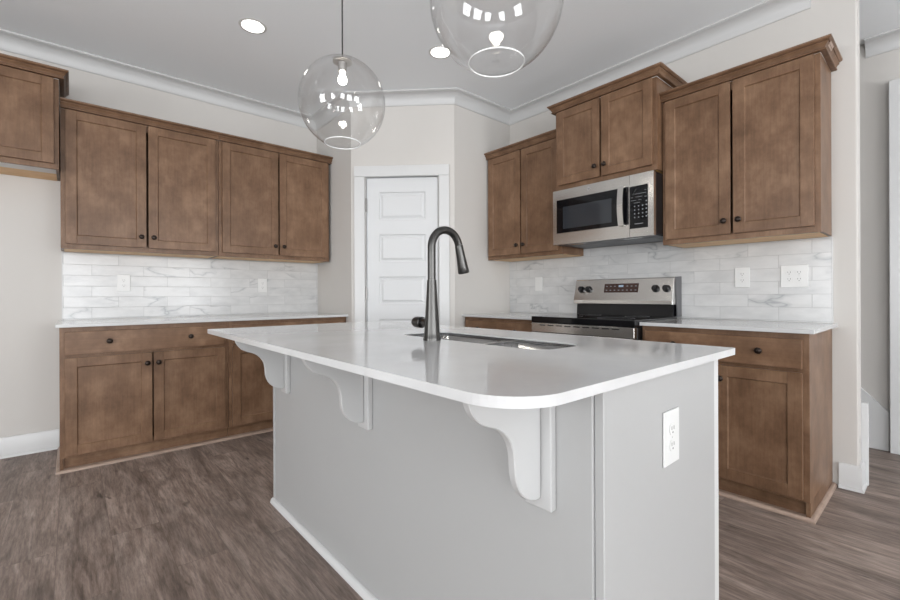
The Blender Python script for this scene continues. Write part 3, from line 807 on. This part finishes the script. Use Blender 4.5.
# faucet
FX, FY = .998, 1.247
t = thing('faucet', 'dark gunmetal gooseneck pull-down faucet behind the sink', 'faucet', (FX, FY, TOP+.0005))
MB().lathe([(.0325, 0), (.0325, .006), (.0305, .012), (.0285, .03), (.0255, .075), (.0225, .125), (.0195, .175), (.0172, .216), (.0172, .220)], 32).build('body', 'faucet', t, smooth=40)
pts = [(0, 0, .2205), (0, 0, .26), (0, 0, .30), (0, 0, .342)]
Rr = .068
for i in range(1, 21):
    a = PI - (PI-math.radians(14))*i/20; pts.append((Rr+Rr*math.cos(a), 0, .342+Rr*math.sin(a)))
MB().tube(pts, .0148, 20).build('spout', 'faucet', t, smooth=60)
e = Vector(pts[-1]); dr_ = Vector((math.sin(math.radians(14)), 0, -math.cos(math.radians(14))))
hp = [e+dr_*q for q in (.001, .004, .02, .05, .085, .108, .112)]
MB().tube(hp, [.0150, .0158, .0165, .0180, .0205, .0225, .0205], 24).build('spray_head', 'faucet', t, smooth=45)
MB().tube([(0, .015, .062), (0, .055, .062), (0, .058, .062)], [.0175, .0175, .0150], 20).build('handle_stem', 'faucet', t, smooth=45)
MB().tube([(0, .0585, .062), (0, .060, .062), (0, .092, .062), (0, .103, .062), (0, .108, .062)], [.0180, .0215, .0215, .0185, .010], 24).build('handle', 'faucet', t, smooth=45)

# ------------------------------------------------------------------ pendants
def pendant(loc, label):
    gx, gy, gz = loc; R_ = .2105
    t = thing('pendant_light', label, 'pendant light', (gx, gy, CEIL), 0, 'glass globe pendants over the island')
    dz = gz-CEIL
    MB().lathe([(.062, -.0005), (.062, -.020), (.050, -.026), (.008, -.030)], 28).build('canopy', 'bronze', t, smooth=40)
    MB().lathe([(.0035, -.0300), (.0035, dz+R_+.020)], 10).build('cord', 'cord', t, smooth=True)
    VS = 1.03                      # the globes are a touch taller than wide
    T_ = R_*VS
    MB().lathe([(.0035, dz+T_+.014), (.012, dz+T_+.012), (.014, dz+T_+.001), (.047, dz+T_-.007), (.047, dz+T_-.014), (.022, dz+T_-.018), (.019, dz+T_-.060)], 28).build('socket', 'nickel', t, smooth=40)
    a0 = math.asin(.045/R_); a1 = PI-math.asin(.415); n = 44; ri = R_-.0028
    pr_ = [(R_*math.sin(a0+(a1-a0)*i/n), dz+T_*math.cos(a0+(a1-a0)*i/n)) for i in range(n+1)]
    pr_ += [(ri*math.sin(a0+(a1-a0)*i/n), dz+(T_-.0028)*math.cos(a0+(a1-a0)*i/n)) for i in range(n, -1, -1)]
    pr_.append(pr_[0])
    MB().lathe(pr_, 72, cap0=False, cap1=False).build('glass_globe', 'glass', t, smooth=60, label='clear glass globe open at the bottom')
    rr = R_*.4135; rz = dz+T_*math.cos(a1)-.0018
    MB().lathe([(rr+.0026*math.cos(2*PI*k/10), rz+.0026*math.sin(2*PI*k/10)) for k in range(11)], 72, cap0=False, cap1=False).build('rim', 'rimglass', t, smooth=True, label='pale ground edge of the opening')
    bz = dz+T_-.062
    MB().lathe([(.011, bz), (.012, bz-.012), (.016, bz-.020), (.0205, bz-.032), (.0215, bz-.042), (.019, bz-.053), (.012, bz-.060), (.001, bz-.062)], 24).build('bulb', 'bulb', t, smooth=True, label='lit round bulb')
    return t
pendant((1.020, 1.978, 2.018), 'clear globe pendant over the far end of the island')
pendant((1.018, .940, 1.995), 'clear globe pendant nearest the camera, cut by the top of the photo')

# ------------------------------------------------------------------ recessed ceiling lights
for (x, y), lb in (((.882, 2.925), 'round recessed ceiling light left of the far pendant'), ((1.985, 2.372), 'round recessed ceiling light just behind the near pendant globe')):
    t = thing('recessed_light', lb, 'ceiling light', (x, y, CEIL), 0, 'recessed ceiling lights')
    MB().lathe([(.084, -.0003), (.083, -.0015), (.066, -.0025), (.0655, -.0003)], 40, cap0=False, cap1=False).build('trim_ring', 'plastic', t, smooth=40)
    MB().lathe([(.0650, -.0003), (.0650, -.0030)], 40).build('lens', 'led', t)
    l = bpy.data.lights.new('recessed_lamp', 'SPOT'); l.energy = 8; l.spot_size = math.radians(130); l.spot_blend = .8; l.shadow_soft_size = .06; l.color = (1, .95, .88)
    lo = bpy.data.objects.new('recessed_lamp', l); col.objects.link(lo); lo.location = (0, 0, -.012); lo.parent = t
